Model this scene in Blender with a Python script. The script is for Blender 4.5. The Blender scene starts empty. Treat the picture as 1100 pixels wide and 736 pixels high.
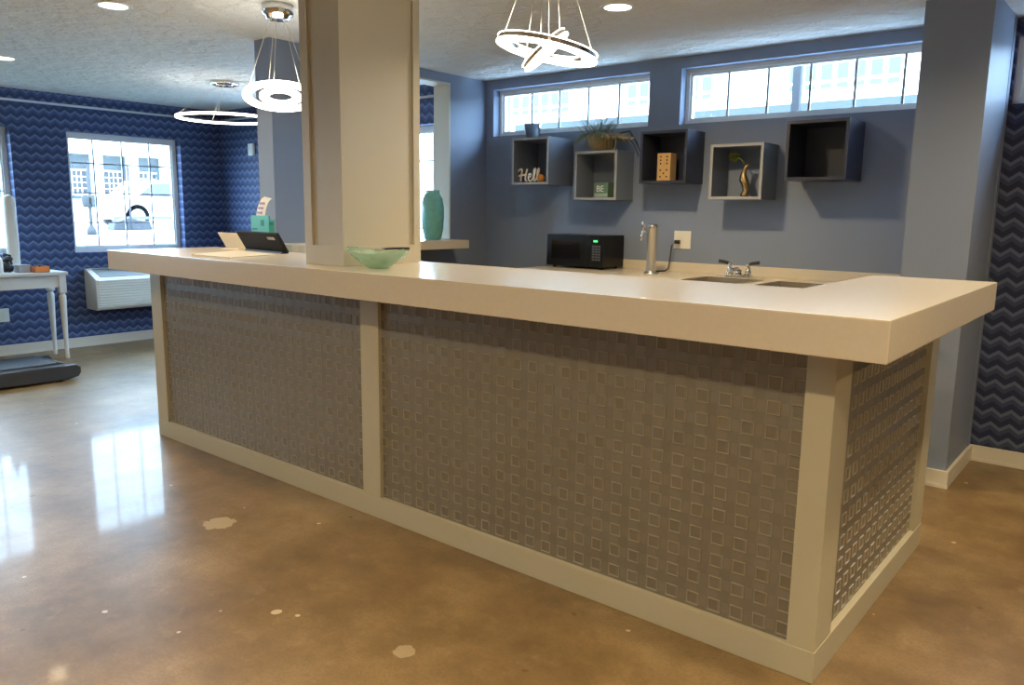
import bpy, bmesh, math, random
from mathutils import Vector, Matrix
random.seed(4)
S = bpy.context.scene
COL = S.collection
PI = math.pi

# ------------------------------------------------------------------ camera
yaw, pitch, roll = .688447818, -.164990539, math.radians(.7393)
fwd = Vector((-math.sin(yaw)*math.cos(pitch), math.cos(yaw)*math.cos(pitch), math.sin(pitch)))
rgt = Vector((math.cos(yaw), math.sin(yaw), 0)); upv = rgt.cross(fwd)
cr, sr = math.cos(roll), math.sin(roll)
r2 = cr*rgt + sr*upv; u2 = -sr*rgt + cr*upv
cam = bpy.data.objects.new('camera', bpy.data.cameras.new('camera')); COL.objects.link(cam)
cam.data.sensor_width = 36; cam.data.lens = 36*843.4/1100; cam.data.clip_start = .02; cam.data.clip_end = 300
cam.matrix_world = Matrix(((r2.x, u2.x, -fwd.x, 0), (r2.y, u2.y, -fwd.y, 0), (r2.z, u2.z, -fwd.z, 1.3865), (0, 0, 0, 1)))
S.camera = cam

# ------------------------------------------------------------------ world, sun, exposure
S.view_settings.view_transform = 'Standard'; S.view_settings.look = 'None'
S.view_settings.gamma = 1; S.view_settings.use_curve_mapping = False
S.view_settings.exposure = 0.0
W = bpy.data.worlds.new('overcast_sky'); S.world = W; W.use_nodes = True
W.node_tree.nodes['Background'].inputs[0].default_value = (.52, .76, 1, 1)
W.node_tree.nodes['Background'].inputs[1].default_value = 24.0
sun = bpy.data.objects.new('sun', bpy.data.lights.new('sun', 'SUN')); COL.objects.link(sun)
sun.data.energy = 10.0; sun.data.angle = .1; sun.data.color = (1, .96, .9); sun.rotation_euler = Vector((-.5, .6, -.65)).to_track_quat('-Z', 'Y').to_euler()
CAN_POWER = 19.0; CAN_COL = (1, .755, .43); RING_E = 10.0

# ------------------------------------------------------------------ materials
def mat(name, col, rough=.5, metal=0, spec=.5, emit=None, es=0, noise=0, nscale=20, bump=0, bscale=80, coat=0):
    m = bpy.data.materials.new(name); m.use_nodes = True
    nt = m.node_tree; b = nt.nodes['Principled BSDF']
    b.inputs['Base Color'].default_value = (*col, 1); b.inputs['Roughness'].default_value = rough
    b.inputs['Metallic'].default_value = metal; b.inputs['Specular IOR Level'].default_value = spec
    if coat: b.inputs['Coat Weight'].default_value = coat; b.inputs['Coat Roughness'].default_value = .08
    if emit:
        b.inputs['Emission Color'].default_value = (*emit, 1); b.inputs['Emission Strength'].default_value = es
    if noise or bump:
        tc = nt.nodes.new('ShaderNodeTexCoord')
    if noise:
        n = nt.nodes.new('ShaderNodeTexNoise'); n.inputs['Scale'].default_value = nscale; n.inputs['Detail'].default_value = 5
        nt.links.new(tc.outputs['Object'], n.inputs['Vector'])
        mx = nt.nodes.new('ShaderNodeMix'); mx.data_type = 'RGBA'
        mx.inputs['A'].default_value = (*[c*(1-noise) for c in col], 1); mx.inputs['B'].default_value = (*[min(1, c*(1+noise)) for c in col], 1)
        nt.links.new(n.outputs['Fac'], mx.inputs['Factor']); nt.links.new(mx.outputs['Result'], b.inputs['Base Color'])
    if bump:
        n = nt.nodes.new('ShaderNodeTexNoise'); n.inputs['Scale'].default_value = bscale; n.inputs['Detail'].default_value = 4
        nt.links.new(tc.outputs['Object'], n.inputs['Vector'])
        bp = nt.nodes.new('ShaderNodeBump'); bp.inputs['Strength'].default_value = bump; bp.inputs['Distance'].default_value = .01
        nt.links.new(n.outputs['Fac'], bp.inputs['Height']); nt.links.new(bp.outputs['Normal'], b.inputs['Normal'])
    return m

class NT:
    """small helper for math node chains"""
    def __init__(s, m): s.t = m.node_tree; s.b = s.t.nodes['Principled BSDF']
    def new(s, k, **kw):
        n = s.t.nodes.new(k)
        for a, v in kw.items(): setattr(n, a, v)
        return n
    def link(s, a, b): s.t.links.new(a, b)
    def math(s, op, a, b=None, c=None):
        n = s.t.nodes.new('ShaderNodeMath'); n.operation = op
        for i, v in enumerate((a, b, c)):
            if v is None: continue
            if isinstance(v, (int, float)): n.inputs[i].default_value = v
            else: s.t.links.new(v, n.inputs[i])
        return n.outputs[0]
    def mix(s, f, a, b):
        n = s.t.nodes.new('ShaderNodeMix'); n.data_type = 'RGBA'
        for k, v in (('Factor', f), ('A', a), ('B', b)):
            if isinstance(v, tuple): n.inputs[k].default_value = (*v, 1)
            elif isinstance(v, (int, float)): n.inputs[k].default_value = v
            else: s.t.links.new(v, n.inputs[k])
        return n.outputs['Result']
    def xyz(s):
        tc = s.new('ShaderNodeTexCoord'); sp = s.new('ShaderNodeSeparateXYZ'); s.link(tc.outputs['Object'], sp.inputs[0])
        return tc.outputs['Object'], sp.outputs
    def noise(s, vec, scale, detail=4, rough=.5):
        n = s.new('ShaderNodeTexNoise'); n.inputs['Scale'].default_value = scale; n.inputs['Detail'].default_value = detail
        n.inputs['Roughness'].default_value = rough; s.link(vec, n.inputs['Vector']); return n.outputs['Fac']
    def ramp(s, f, stops):
        n = s.new('ShaderNodeValToRGB'); e = n.color_ramp.elements
        while len(e) < len(stops): e.new(.5)
        for i, (p, c) in enumerate(stops): e[i].position = p; e[i].color = (*c, 1)
        s.link(f, n.inputs[0]); return n.outputs[0]

def chevron(name, axis, dark, mid, light):
    m = mat(name, mid, .6, spec=.25); k = NT(m); vec, o = k.xyz()
    u = o[axis]; v = o['Z']
    tri = k.math('PINGPONG', u, .0465)
    h = k.math('ADD', v, k.math('MULTIPLY', tri, .72))
    f = k.math('FRACT', k.math('DIVIDE', h, .082))
    nz = k.noise(vec, 160, 2)
    f2 = k.math('ADD', f, k.math('MULTIPLY', k.math('SUBTRACT', nz, .5), .12))
    c = k.ramp(f2, [(0, dark), (.36, dark), (.42, mid), (.68, mid), (.73, light), (.93, light), (1, dark)])
    k.link(c, k.b.inputs['Base Color']); return m

M = {}
M['wall'] = mat('blue_grey_wall_paint', (.205, .25, .35), .55, spec=.3, bump=.08, bscale=260)
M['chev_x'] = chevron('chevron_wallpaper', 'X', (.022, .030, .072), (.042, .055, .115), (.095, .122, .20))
M['chev_b'] = chevron('chevron_wallpaper_far_daylit', 'X', (.04, .06, .15), (.06, .095, .22), (.12, .17, .31))  # same wallpaper in brighter blue: daylight put into the colour
M['chev_y'] = chevron('chevron_wallpaper_side_daylit', 'Y', (.035, .053, .135), (.055, .088, .20), (.115, .165, .30))  # left wall copy, its daylit tone also put into the colour
M['plain'] = mat('pale_wall_paint', (.42, .43, .44), .6)
M['white'] = mat('white_frame_paint', (.72, .73, .72), .4)
M['cream'] = mat('cream_baseboard_paint', (.60, .57, .49), .45)
M['bar'] = mat('beige_bar_paint', (.45, .425, .325), .45, bump=.05, bscale=120)
M['colpaint'] = mat('cream_column_paint', (.52, .47, .345), .42, bump=.04, bscale=120)
M['top'] = mat('white_solid_surface', (.60, .545, .45), .2, spec=.5, noise=.05, nscale=60)
M['chrome'] = mat('chrome', (.75, .75, .74), .12, 1)
M['steel'] = mat('brushed_steel', (.55, .54, .52), .3, 1)
M['dsteel'] = mat('sink_steel', (.62, .57, .50), .35, 1)
M['black'] = mat('black_plastic', (.008, .008, .009), .25, spec=.25)
M['blackm'] = mat('black_matt_plastic', (.022, .023, .026), .5)
M['screenblack'] = mat('dull_black_plastic', (.010, .009, .009), .6, spec=.15)
M['glassblack'] = mat('black_glass', (.006, .006, .007), .06)
M['plate'] = mat('cream_plate_plastic', (.72, .70, .62), .4)
M['lens'] = mat('lit_lens', (1, .95, .85), .4, emit=(1, .9, .72), es=9)
M['ring'] = mat('lit_ring_diffuser', (1, .97, .92), .4, emit=(1, .92, .78), es=RING_E)
M['wire'] = mat('steel_wire', (.75, .72, .62), .3, 1)
M['ac'] = mat('ivory_plastic', (.66, .66, .60), .45)
M['grille'] = mat('dark_grey_grille', (.10, .11, .11), .5)
M['shelfgrey'] = mat('grey_blue_shelf_paint', (.135, .165, .235), .45)
M['shelfsteel'] = mat('slate_grey_shelf_paint', (.145, .178, .235), .45)
M['shelfdark'] = mat('navy_shelf_paint', (.028, .034, .06), .4)
M['edge'] = mat('pale_edge_band', (.30, .31, .32), .45)
M['gold'] = mat('gold_metal', (.55, .40, .20), .25, 1)
M['basket'] = mat('woven_gold_basket', (.25, .165, .065), .5, .2, noise=.6, nscale=120, bump=.6, bscale=180)
M['leaf'] = mat('grass_green_leaf', (.10, .13, .06), .5)
M['dry'] = mat('dried_stem', (.30, .24, .15), .7)
M['darkstrand'] = mat('dark_shadow_and_stalk', (.02, .022, .02), .6)  # near-black for strands imitating the plant's shadow, and for its stalk
M['lime'] = mat('yellow_green_leaf', (.22, .26, .03), .45)
M['wood'] = mat('pale_pine_wood', (.62, .40, .17), .5, noise=.12, nscale=40)
M['hole'] = mat('dark_pip', (.05, .03, .015), .7)
M['letter'] = mat('whitewashed_letters', (.86, .80, .71), .55)
M['orange'] = mat('orange_ceramic', (.70, .24, .03), .4)
M['orangebox'] = mat('orange_plastic', (.85, .25, .05), .4)
M['greenbox'] = mat('sage_green_tin', (.12, .21, .13), .45)
M['greenlt'] = mat('pale_green_band', (.36, .44, .32), .5)
M['matcard'] = mat('cream_mat', (.50, .45, .36), .6)
M['paper'] = mat('white_paper', (.80, .79, .75), .6)
M['creamcard'] = mat('cream_card', (.72, .66, .53), .55)
M['purple'] = mat('purple_print', (.35, .25, .42), .6)
M['teal'] = mat('teal_plastic', (.06, .36, .29), .4)
M['tealdark'] = mat('dark_teal_print', (.02, .14, .12), .5)
M['greylogo'] = mat('grey_logo_print', (.5, .5, .48), .5)
M['led'] = mat('green_display_digits', (.1, .9, .3), .4, emit=(.15, 1, .35), es=.7)
M['key'] = mat('grey_keypad', (.055, .055, .055), .5)
M['table'] = mat('grey_white_table_paint', (.60, .62, .60), .45)
M['greybox'] = mat('grey_plastic_box', (.36, .38, .40), .5)
M['roll'] = mat('off_white_vinyl', (.70, .70, .64), .5)
M['belt'] = mat('treadmill_belt_rubber', (.03, .034, .042), .45, bump=.3, bscale=400)
M['rail'] = mat('treadmill_rail_plastic', (.045, .047, .052), .28)
M['road'] = mat('outside_paving', (.62, .63, .63), .8)
M['grassm'] = mat('lawn_grass', (.05, .075, .045), .9)
M['stucco'] = mat('white_stucco', (.78, .78, .77), .8)
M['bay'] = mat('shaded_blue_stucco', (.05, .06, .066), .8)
M['outglass'] = mat('outside_window_glass', (.006, .010, .014), .4)
M['cyanglass'] = mat('outside_cyan_glass', (.03, .042, .045), .5)
M['redroof'] = mat('red_roof_tile', (.06, .035, .04), .8)
M['blueledge'] = mat('blue_grey_concrete', (.028, .038, .044), .8)
M['post'] = mat('blue_steel_post', (.004, .007, .012), .7)
M['meter'] = mat('dark_meter_paint', (.002, .004, .006), .7)
M['car'] = mat('white_car_paint', (.85, .86, .87), .3)
M['carglass'] = mat('car_glass', (.03, .036, .04), .4)
M['tyre'] = mat('tyre_rubber', (.006, .008, .01), .8)

# ceiling : knock-down plaster
M['ceil'] = mat('textured_ceiling_plaster', (.72, .73, .72), .8, spec=.2); k = NT(M['ceil']); vec, o = k.xyz()
f = k.ramp(k.noise(vec, 7, 7, .62), [(.40, (0, 0, 0)), (.62, (1, 1, 1))])
bp = k.new('ShaderNodeBump'); bp.inputs['Strength'].default_value = .65; bp.inputs['Distance'].default_value = .03
k.link(f, bp.inputs['Height']); k.link(bp.outputs[0], k.b.inputs['Normal'])

# floor : polished concrete
M['floor'] = mat('polished_concrete', (.4, .3, .2), .5, spec=.36, coat=.17); k = NT(M['floor']); vec, o = k.xyz()
n1 = k.noise(vec, 1.5, 8, .68); n2 = k.noise(vec, 9, 6, .65); n3 = k.noise(vec, 90, 3, .6); n4 = k.noise(vec, 28, 4, .6)
c = k.ramp(n1, [(.30, (.105, .064, .026)), (.5, (.20, .133, .060)), (.70, (.33, .235, .118))])
c = k.mix(k.math('MULTIPLY', k.math('SMOOTH_MAX', k.math('SUBTRACT', n2, .55), 0, .05), 1.6), c, (.40, .31, .19))
c = k.mix(k.math('MULTIPLY', k.math('GREATER_THAN', n3, .52), .22), c, (.12, .08, .04))
vo = k.new('ShaderNodeTexVoronoi'); vo.inputs['Scale'].default_value = 9; k.link(vec, vo.inputs['Vector'])
wn = k.new('ShaderNodeTexWhiteNoise'); k.link(vo.outputs['Color'], wn.inputs['Vector'])
sp = k.math('MULTIPLY', k.math('LESS_THAN', vo.outputs['Distance'], k.math('MULTIPLY', n4, .17)), k.math('GREATER_THAN', wn.outputs['Value'], .80))
c = k.mix(k.math('MULTIPLY', sp, .75), c, (.62, .52, .36))
sp2 = k.math('MULTIPLY', k.math('LESS_THAN', vo.outputs['Distance'], k.math('MULTIPLY', n4, .20)), k.math('LESS_THAN', wn.outputs['Value'], .09))
c = k.mix(k.math('MULTIPLY', sp2, .6), c, (.10, .055, .025))
def spot(cx, cy, r, col, amt, c):
    d = k.math('SQRT', k.math('ADD', k.math('POWER', k.math('SUBTRACT', o['X'], cx), 2), k.math('POWER', k.math('SUBTRACT', o['Y'], cy), 2)))
    d = k.math('ADD', d, k.math('MULTIPLY', k.math('SUBTRACT', n4, .5), r*1.1))
    return k.mix(k.math('MULTIPLY', k.math('LESS_THAN', d, r), amt), c, col)
c = spot(-3.11, 1.74, .068, (.44, .36, .23), .8, c)
c = spot(-1.72, 1.57, .035, (.46, .38, .25), .55, c)
c = spot(-2.24, 1.45, .018, (.60, .52, .37), .8, c)
k.link(c, k.b.inputs['Base Color'])
k.link(k.math('ADD', .30, k.math('MULTIPLY', n2, .25)), k.b.inputs['Roughness'])
k.link(k.math('ADD', .02, k.math('MULTIPLY', n2, .09)), k.b.inputs['Coat Roughness'])
bp = k.new('ShaderNodeBump'); bp.inputs['Strength'].default_value = .05; bp.inputs['Distance'].default_value = .02
k.link(k.noise(vec, 3.5, 3), bp.inputs['Height']); k.link(bp.outputs[0], k.b.inputs['Normal'])

# embossed tin panel, slight tone change from cell to cell
def tin(name, ax):
    m = mat(name, (.2, .18, .15), .42, .3); k = NT(m); vec, o = k.xyz()
    i = k.math('FLOOR', k.math('DIVIDE', o[ax], .038)); j = k.math('FLOOR', k.math('DIVIDE', o['Z'], .038))
    w = k.new('ShaderNodeTexWhiteNoise'); w.noise_dimensions = '2D'
    cb = k.new('ShaderNodeCombineXYZ'); k.link(i, cb.inputs[0]); k.link(j, cb.inputs[1]); k.link(cb.outputs[0], w.inputs['Vector'])
    par = k.math('MODULO', k.math('ABSOLUTE', k.math('ADD', i, j)), 2)
    t = k.math('ADD', k.math('MULTIPLY', w.outputs['Value'], .45), k.math('MULTIPLY', par, .4))
    zf = k.math('FRACT', k.math('DIVIDE', k.math('SUBTRACT', o['Z'], .818-.019-.038*20), .038))
    seam = k.math('MULTIPLY', k.math('LESS_THAN', zf, .06), .35)
    t = k.math('SUBTRACT', t, seam)
    k.link(k.mix(t, (.20, .19, .165), (.255, .24, .21)), k.b.inputs['Base Color'])
    k.link(k.math('ADD', .34, k.math('MULTIPLY', w.outputs['Value'], .12)), k.b.inputs['Roughness']); return m
M['tin_ridge'] = mat('highlit_tin_ridge', (.42, .39, .32), .34, .5)  # paler, shinier than the panel: edge highlights put into the ridge colour
M['tin_x'] = tin('embossed_tin', 'X'); M['tin_y'] = tin('embossed_tin_end', 'Y')

def thin_glass(name, tint, refl=.08):
    m = bpy.data.materials.new(name); m.use_nodes = True; nt = m.node_tree; nt.nodes.remove(nt.nodes['Principled BSDF'])
    out = nt.nodes['Material Output']; t = nt.nodes.new('ShaderNodeBsdfTransparent'); t.inputs[0].default_value = (*tint, 1)
    g = nt.nodes.new('ShaderNodeBsdfGlossy'); g.inputs['Roughness'].default_value = .02
    lw = nt.nodes.new('ShaderNodeFresnel'); lw.inputs[0].default_value = 1.45
    mx = nt.nodes.new('ShaderNodeMixShader'); 
    ge = nt.nodes.new('ShaderNodeNewGeometry'); inv = nt.nodes.new('ShaderNodeMath'); inv.operation = 'SUBTRACT'; inv.inputs[0].default_value = 1
    mu = nt.nodes.new('ShaderNodeMath'); mu.operation = 'MULTIPLY'; nt.links.new(ge.outputs['Backfacing'], inv.inputs[1]); nt.links.new(inv.outputs[0], mu.inputs[0]); nt.links.new(lw.outputs[0], mu.inputs[1])
    nt.links.new(mu.outputs[0], mx.inputs[0]); nt.links.new(t.outputs[0], mx.inputs[1]); nt.links.new(g.outputs[0], mx.inputs[2])
    nt.links.new(mx.outputs[0], out.inputs[0]); return m
M['glass'] = thin_glass('window_pane_glass', (.97, .99, 1))
def tint_glass(name, col, rough=.15, tr=.45):
    m = mat(name, col, rough, spec=.6, noise=.25, nscale=25); b = m.node_tree.nodes['Principled BSDF']; nt = m.node_tree
    t = nt.nodes.new('ShaderNodeBsdfTransparent'); t.inputs[0].default_value = (*[min(1, c*1.3+.25) for c in col], 1)
    mx = nt.nodes.new('ShaderNodeMixShader'); mx.inputs[0].default_value = tr
    nt.links.new(b.outputs[0], mx.inputs[1]); nt.links.new(t.outputs[0], mx.inputs[2]); nt.links.new(mx.outputs[0], nt.nodes['Material Output'].inputs[0]); return m
M['bowl'] = tint_glass('sea_green_glass', (.46, .58, .50), .08, .5)
M['vase'] = tint_glass('teal_frosted_glass', (.16, .44, .40), .15, .12)

# ------------------------------------------------------------------ mesh helper
class MB:
    def __init__(s): s.bm = bmesh.new()
    def box(s, x0, x1, y0, y1, z0, z1, mi=0, bev=0):
        b = bmesh.new()
        v = [b.verts.new((x, y, z)) for x in (min(x0, x1), max(x0, x1)) for y in (min(y0, y1), max(y0, y1)) for z in (min(z0, z1), max(z0, z1))]
        for q in ((0, 1, 3, 2), (4, 6, 7, 5), (0, 4, 5, 1), (2, 3, 7, 6), (0, 2, 6, 4), (1, 5, 7, 3)): b.faces.new([v[i] for i in q])
        if bev: bmesh.ops.bevel(b, geom=b.edges[:], offset=bev, segments=2, affect='EDGES', profile=.7)
        return s.add(b, mi)
    def add(s, b, mi=0, mtx=None, smooth=False):
        if mtx: bmesh.ops.transform(b, matrix=mtx, verts=b.verts)
        mp = {v: s.bm.verts.new(v.co) for v in b.verts}
        for f in b.faces:
            nf = s.bm.faces.new([mp[v] for v in f.verts]); nf.material_index = mi; nf.smooth = smooth or f.smooth
        b.free(); return s
    def prism(s, pts, axis, a0, a1, mi=0, bev=0):
        """polygon of 2D points extruded along axis ('x': pts=(y,z), 'y': (x,z), 'z': (x,y))"""
        b = bmesh.new()
        def P(p, a): return {'x': (a, p[0], p[1]), 'y': (p[0], a, p[1]), 'z': (p[0], p[1], a)}[axis]
        A = [b.verts.new(P(p, a0)) for p in pts]; B = [b.verts.new(P(p, a1)) for p in pts]; n = len(pts)
        b.faces.new(A); b.faces.new(B[::-1])
        for i in range(n): b.faces.new((A[i], B[i], B[(i+1) % n], A[(i+1) % n]))
        bmesh.ops.recalc_face_normals(b, faces=b.faces)
        if bev: bmesh.ops.bevel(b, geom=b.edges[:], offset=bev, segments=2, affect='EDGES', profile=.7)
        return s.add(b, mi)
    def lathe(s, prof, c=(0, 0, 0), seg=32, mi=0, mtx=None, smooth=True, sx=1, sy=1):
        """profile of (r, z) turned about z"""
        b = bmesh.new(); rings = []
        for r, z in prof:
            if r < 1e-6: rings.append([b.verts.new((0, 0, z))])
            else: rings.append([b.verts.new((r*sx*math.cos(2*PI*i/seg), r*sy*math.sin(2*PI*i/seg), z)) for i in range(seg)])
        for A, B in zip(rings, rings[1:]):
            for i in range(seg):
                j = (i+1) % seg
                if len(A) == 1 and len(B) == 1: continue
                if len(A) == 1: b.faces.new((A[0], B[j], B[i]))
                elif len(B) == 1: b.faces.new((A[i], A[j], B[0]))
                else: b.faces.new((A[i], A[j], B[j], B[i]))
        t = Matrix.Translation(c)
        return s.add(b, mi, t @ mtx if mtx else t, smooth)
    def cyl(s, c, r, h, seg=24, mi=0, r2=None, mtx=None):
        return s.lathe([(0, 0), (r, 0), (r if r2 is None else r2, h), (0, h)], c, seg, mi, mtx)
    def torus(s, c, R, sec, seg=72, mi=0, mtx=None):
        """closed section [(dr, z)] swept round radius R"""
        b = bmesh.new(); rings = [[b.verts.new(((R+d)*math.cos(2*PI*i/seg), (R+d)*math.sin(2*PI*i/seg), z)) for d, z in sec] for i in range(seg)]
        n = len(sec)
        for i in range(seg):
            A, B = rings[i], rings[(i+1) % seg]
            for q in range(n): b.faces.new((A[q], B[q], B[(q+1) % n], A[(q+1) % n]))
        bmesh.ops.recalc_face_normals(b, faces=b.faces)
        t = Matrix.Translation(c)
        return s.add(b, mi, t @ mtx if mtx else t)
    def tube(s, pts, r, seg=8, mi=0, r_end=None):
        pts = [Vector(p) for p in pts]; b = bmesh.new(); rings = []
        for i, p in enumerate(pts):
            d = (pts[min(i+1, len(pts)-1)] - pts[max(i-1, 0)]).normalized()
            a = d.cross(Vector((0, 0, 1)) if abs(d.z) < .9 else Vector((1, 0, 0))).normalized(); c = d.cross(a)
            rr = r if r_end is None else r + (r_end-r)*i/(len(pts)-1)
            rings.append([b.verts.new(p + rr*(a*math.cos(2*PI*q/seg) + c*math.sin(2*PI*q/seg))) for q in range(seg)])
        for A, B in zip(rings, rings[1:]):
            for q in range(seg): b.faces.new((A[q], A[(q+1) % seg], B[(q+1) % seg], B[q]))
        b.faces.new(rings[0][::-1]); b.faces.new(rings[-1])
        bmesh.ops.recalc_face_normals(b, faces=b.faces)
        return s.add(b, mi, None, True)
    def sphere(s, c, r, mi=0, sc=(1, 1, 1), sub=3):
        b = bmesh.new(); bmesh.ops.create_icosphere(b, subdivisions=sub, radius=r)
        return s.add(b, mi, Matrix.Translation(c) @ Matrix.Diagonal((*sc, 1)), True)
    def build(s, name, mats, parent=None, mtx=None):
        me = bpy.data.meshes.new(name)
        if mtx: bmesh.ops.transform(s.bm, matrix=mtx, verts=s.bm.verts)
        s.bm.to_mesh(me); s.bm.free()
        for m in (mats if isinstance(mats, (list, tuple)) else [mats]): me.materials.append(M[m] if isinstance(m, str) else m)
        o = bpy.data.objects.new(name, me); COL.objects.link(o)
        if parent:
            o.parent = parent; o.matrix_parent_inverse = Matrix.Translation(-parent.location) if not parent.parent else Matrix()
        return o

def tag(o, label, cat, group=None, kind=None):
    o['label'] = label; o['category'] = cat
    if group: o['group'] = group
    if kind: o['kind'] = kind
    return o
def struct(o, label=None):
    o['kind'] = 'structure'
    if label: o['label'] = label; o['category'] = 'room'
    return o
def thing(name, label, cat, loc, group=None):
    o = bpy.data.objects.new(name, None); COL.objects.link(o); o.location = loc; o.empty_display_size = .05
    return tag(o, label, cat, group)

# ------------------------------------------------------------------ room shell
XL, YB, YBL, YR, ZC = -8.247, 5.03, 4.85, 5.10, 2.44
XD0, XD1 = -4.612, -4.445            # divider between the nook and the left room
XR, YF = 3.2, -3.6
struct(MB().box(XL-.3, XR+.2, YF-.2, YR+.3, -.15, 0).build('floor', 'floor'))
struct(MB().box(XL-.3, XR+.2, YF-.2, YR+.3, ZC, ZC+.15).build('ceiling', 'ceil'))
def wall_with_holes(axis, p0, p1, a0, a1, z0, z1, holes):
    """slab p0..p1 thick, running a0..a1, rectangular holes (a,b,za,zb)"""
    m = MB()
    def bx(a, b, c, d):
        if b-a < 1e-4 or d-c < 1e-4: return
        m.box(p0, p1, a, b, c, d) if axis == 'y' else m.box(a, b, p0, p1, c, d)
    cur = a0
    for (ha, hb, za, zb) in sorted(holes):
        bx(cur, ha, z0, z1); bx(ha, hb, z0, za); bx(ha, hb, zb, z1); cur = hb
    bx(cur, a1, z0, z1); return m
TH = .22
WL = [(1.62, 2.765, .935, 2.10), (3.25, 4.39, .935, 2.10), (-.95, .2, .935, 2.10)]
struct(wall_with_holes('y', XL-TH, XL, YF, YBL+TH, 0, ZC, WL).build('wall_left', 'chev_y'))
struct(wall_with_holes('x', YBL, YBL+TH, XL, XD0, 0, ZC, [(-7.2, -6.1, .935, 2.115), (-5.75, -4.76, .935, 2.115)]).build('wall_back_left', 'chev_b'))  # first opening is added, out of view, to bring in more daylight
CW = [(-4.365, -2.918, 1.995, 2.365), (-2.672, -1.10, 1.995, 2.365)]
struct(wall_with_holes('x', YB, YB+TH, XD0, -.74, 0, ZC, CW).build('wall_back', 'wall'))
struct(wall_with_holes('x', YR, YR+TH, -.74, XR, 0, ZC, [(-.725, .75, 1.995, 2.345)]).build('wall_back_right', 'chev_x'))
struct(MB().box(XL-TH, XR+.2, YF-.2, YF, 0, ZC).build('wall_front', 'plain'))
struct(MB().box(XR, XR+.2, YF, YR+TH, 0, ZC).build('wall_right', 'plain'))
# divider : stub, half wall, header, return to the back wall
struct(MB().box(XD0, XD1, 2.985, 3.22, 0, ZC).box(XD0, XD1, 3.22, 4.606, 0, 1.098).box(XD0, XD1, 3.22, 4.606, 2.372, ZC)
       .box(XD0, XD1, 4.606, YB, 0, ZC).build('wall_divider', 'wall'))
struct(MB().box(XD0-.006, XD1-.002, 4.594, 4.606, 1.166, 2.372).box(XD0-.006, XD1-.002, 3.22, 4.594, 2.360, 2.372)
       .box(XD0-.006, XD1-.002, 3.22, 3.232, 1.166, 2.360).build('trim_1', 'cream'))
struct(MB().box(-1.045, -.742, 4.45, YB, 0, ZC).build('wall_column', 'wall'))
# baseboards
struct(MB().box(XL, XL+.016, YF, YBL, 0, .095).box(XL, XL+.021, YF, YBL, 0, .02).build('baseboard_left', 'cream'))
struct(MB().box(XL+.021, XD0, YBL-.016, YBL, 0, .095).build('baseboard_back_left', 'cream'))
struct(MB().box(-1.06, -.726, 4.434, 4.45, 0, .09).box(-.742, -.726, 4.45, YR, 0, .09).box(-1.064, -.722, 4.430, 4.434, 0, .018).build('baseboard_column', 'cream'))
struct(MB().box(-.726, XR, YR-.016, YR, 0, .09).box(-.726, XR, YR-.02, YR-.016, 0, .018).build('baseboard_right', 'cream'))
struct(MB().box(XD1, XD1+.016, 3.0, YB, 0, .09).build('baseboard_divider', 'cream'))

def window(name, axis, face, a0, a1, z0, z1, muntins_a, muntins_z, fr=.045, depth=.11, sgn=1, left_gap=0):
    """white frame set back in its reveal; muntins and panes are parts"""
    p = face + sgn*depth; q = p + sgn*.05
    def bx(m, a, b, c, d, e0, e1):
        m.box(e0, e1, a, b, c, d) if axis == 'y' else m.box(a, b, e0, e1, c, d)
    m = MB()
    bx(m, a0, a0+fr, z0, z1, p, q); bx(m, a1-fr, a1, z0, z1, p, q); bx(m, a0+fr, a1-fr, z0, z0+fr, p, q); bx(m, a0+fr, a1-fr, z1-fr, z1, p, q)
    # stepped inner sash
    s = fr+.016
    for e in ((a0+fr, a0+s, z0+fr, z1-fr), (a1-s, a1-fr, z0+fr, z1-fr), (a0+s, a1-s, z0+fr, z0+s), (a0+s, a1-s, z1-s, z1-fr)): bx(m, *e, p+sgn*.014, q)
    o = struct(m.build(name, 'white'))
    m = MB()
    for a in muntins_a: bx(m, a-.007, a+.007, z0+s, z1-s, p+sgn*.018, p+sgn*.034)
    for z in muntins_z: bx(m, a0+s, a1-s, z-.007, z+.007, p+sgn*.019, p+sgn*.033)
    m.build('muntin_grid', 'bluemuntin', o)
    m = MB(); bx(m, a0+s, a1-s, z0+s, z1-s, p+sgn*.030, p+sgn*.036); m.build('window_glass', 'glass', o)
    return o
M['bluemuntin'] = mat('grey_muntin_paint', (.32, .35, .38), .5)
def even(a, b, n): return [a+(b-a)*i/n for i in range(1, n)]
for i, (a, b, c, d) in enumerate(WL):
    window('window_%d' % (i+1), 'y', XL, a, b, c, d, even(a, b, 4), even(c, d, 4), sgn=-1, depth=.10)
window('window_4', 'x', YBL, -5.75, -4.76, .935, 2.115, even(-5.75, -4.76, 4), even(.935, 2.115, 4))
window('window_5', 'x', YB, CW[0][0], CW[0][1], CW[0][2], CW[0][3], [-4.04+.272*i for i in range(4)], [], fr=.028, depth=.075)
window('window_6', 'x', YB, CW[1][0], CW[1][1], CW[1][2], CW[1][3], [-2.37+.272*i for i in range(5)], [], fr=.028, depth=.075)
window('window_8', 'x', YBL, -7.2, -6.1, .935, 2.115, even(-7.2, -6.1, 4), even(.935, 2.115, 4))  # added window, hidden from view, gives the left room extra daylight
window('window_7', 'x', YR, -.725, .75, 1.995, 2.345, [-.45+.272*i for i in range(5)], [], fr=.035, depth=.03)

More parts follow.
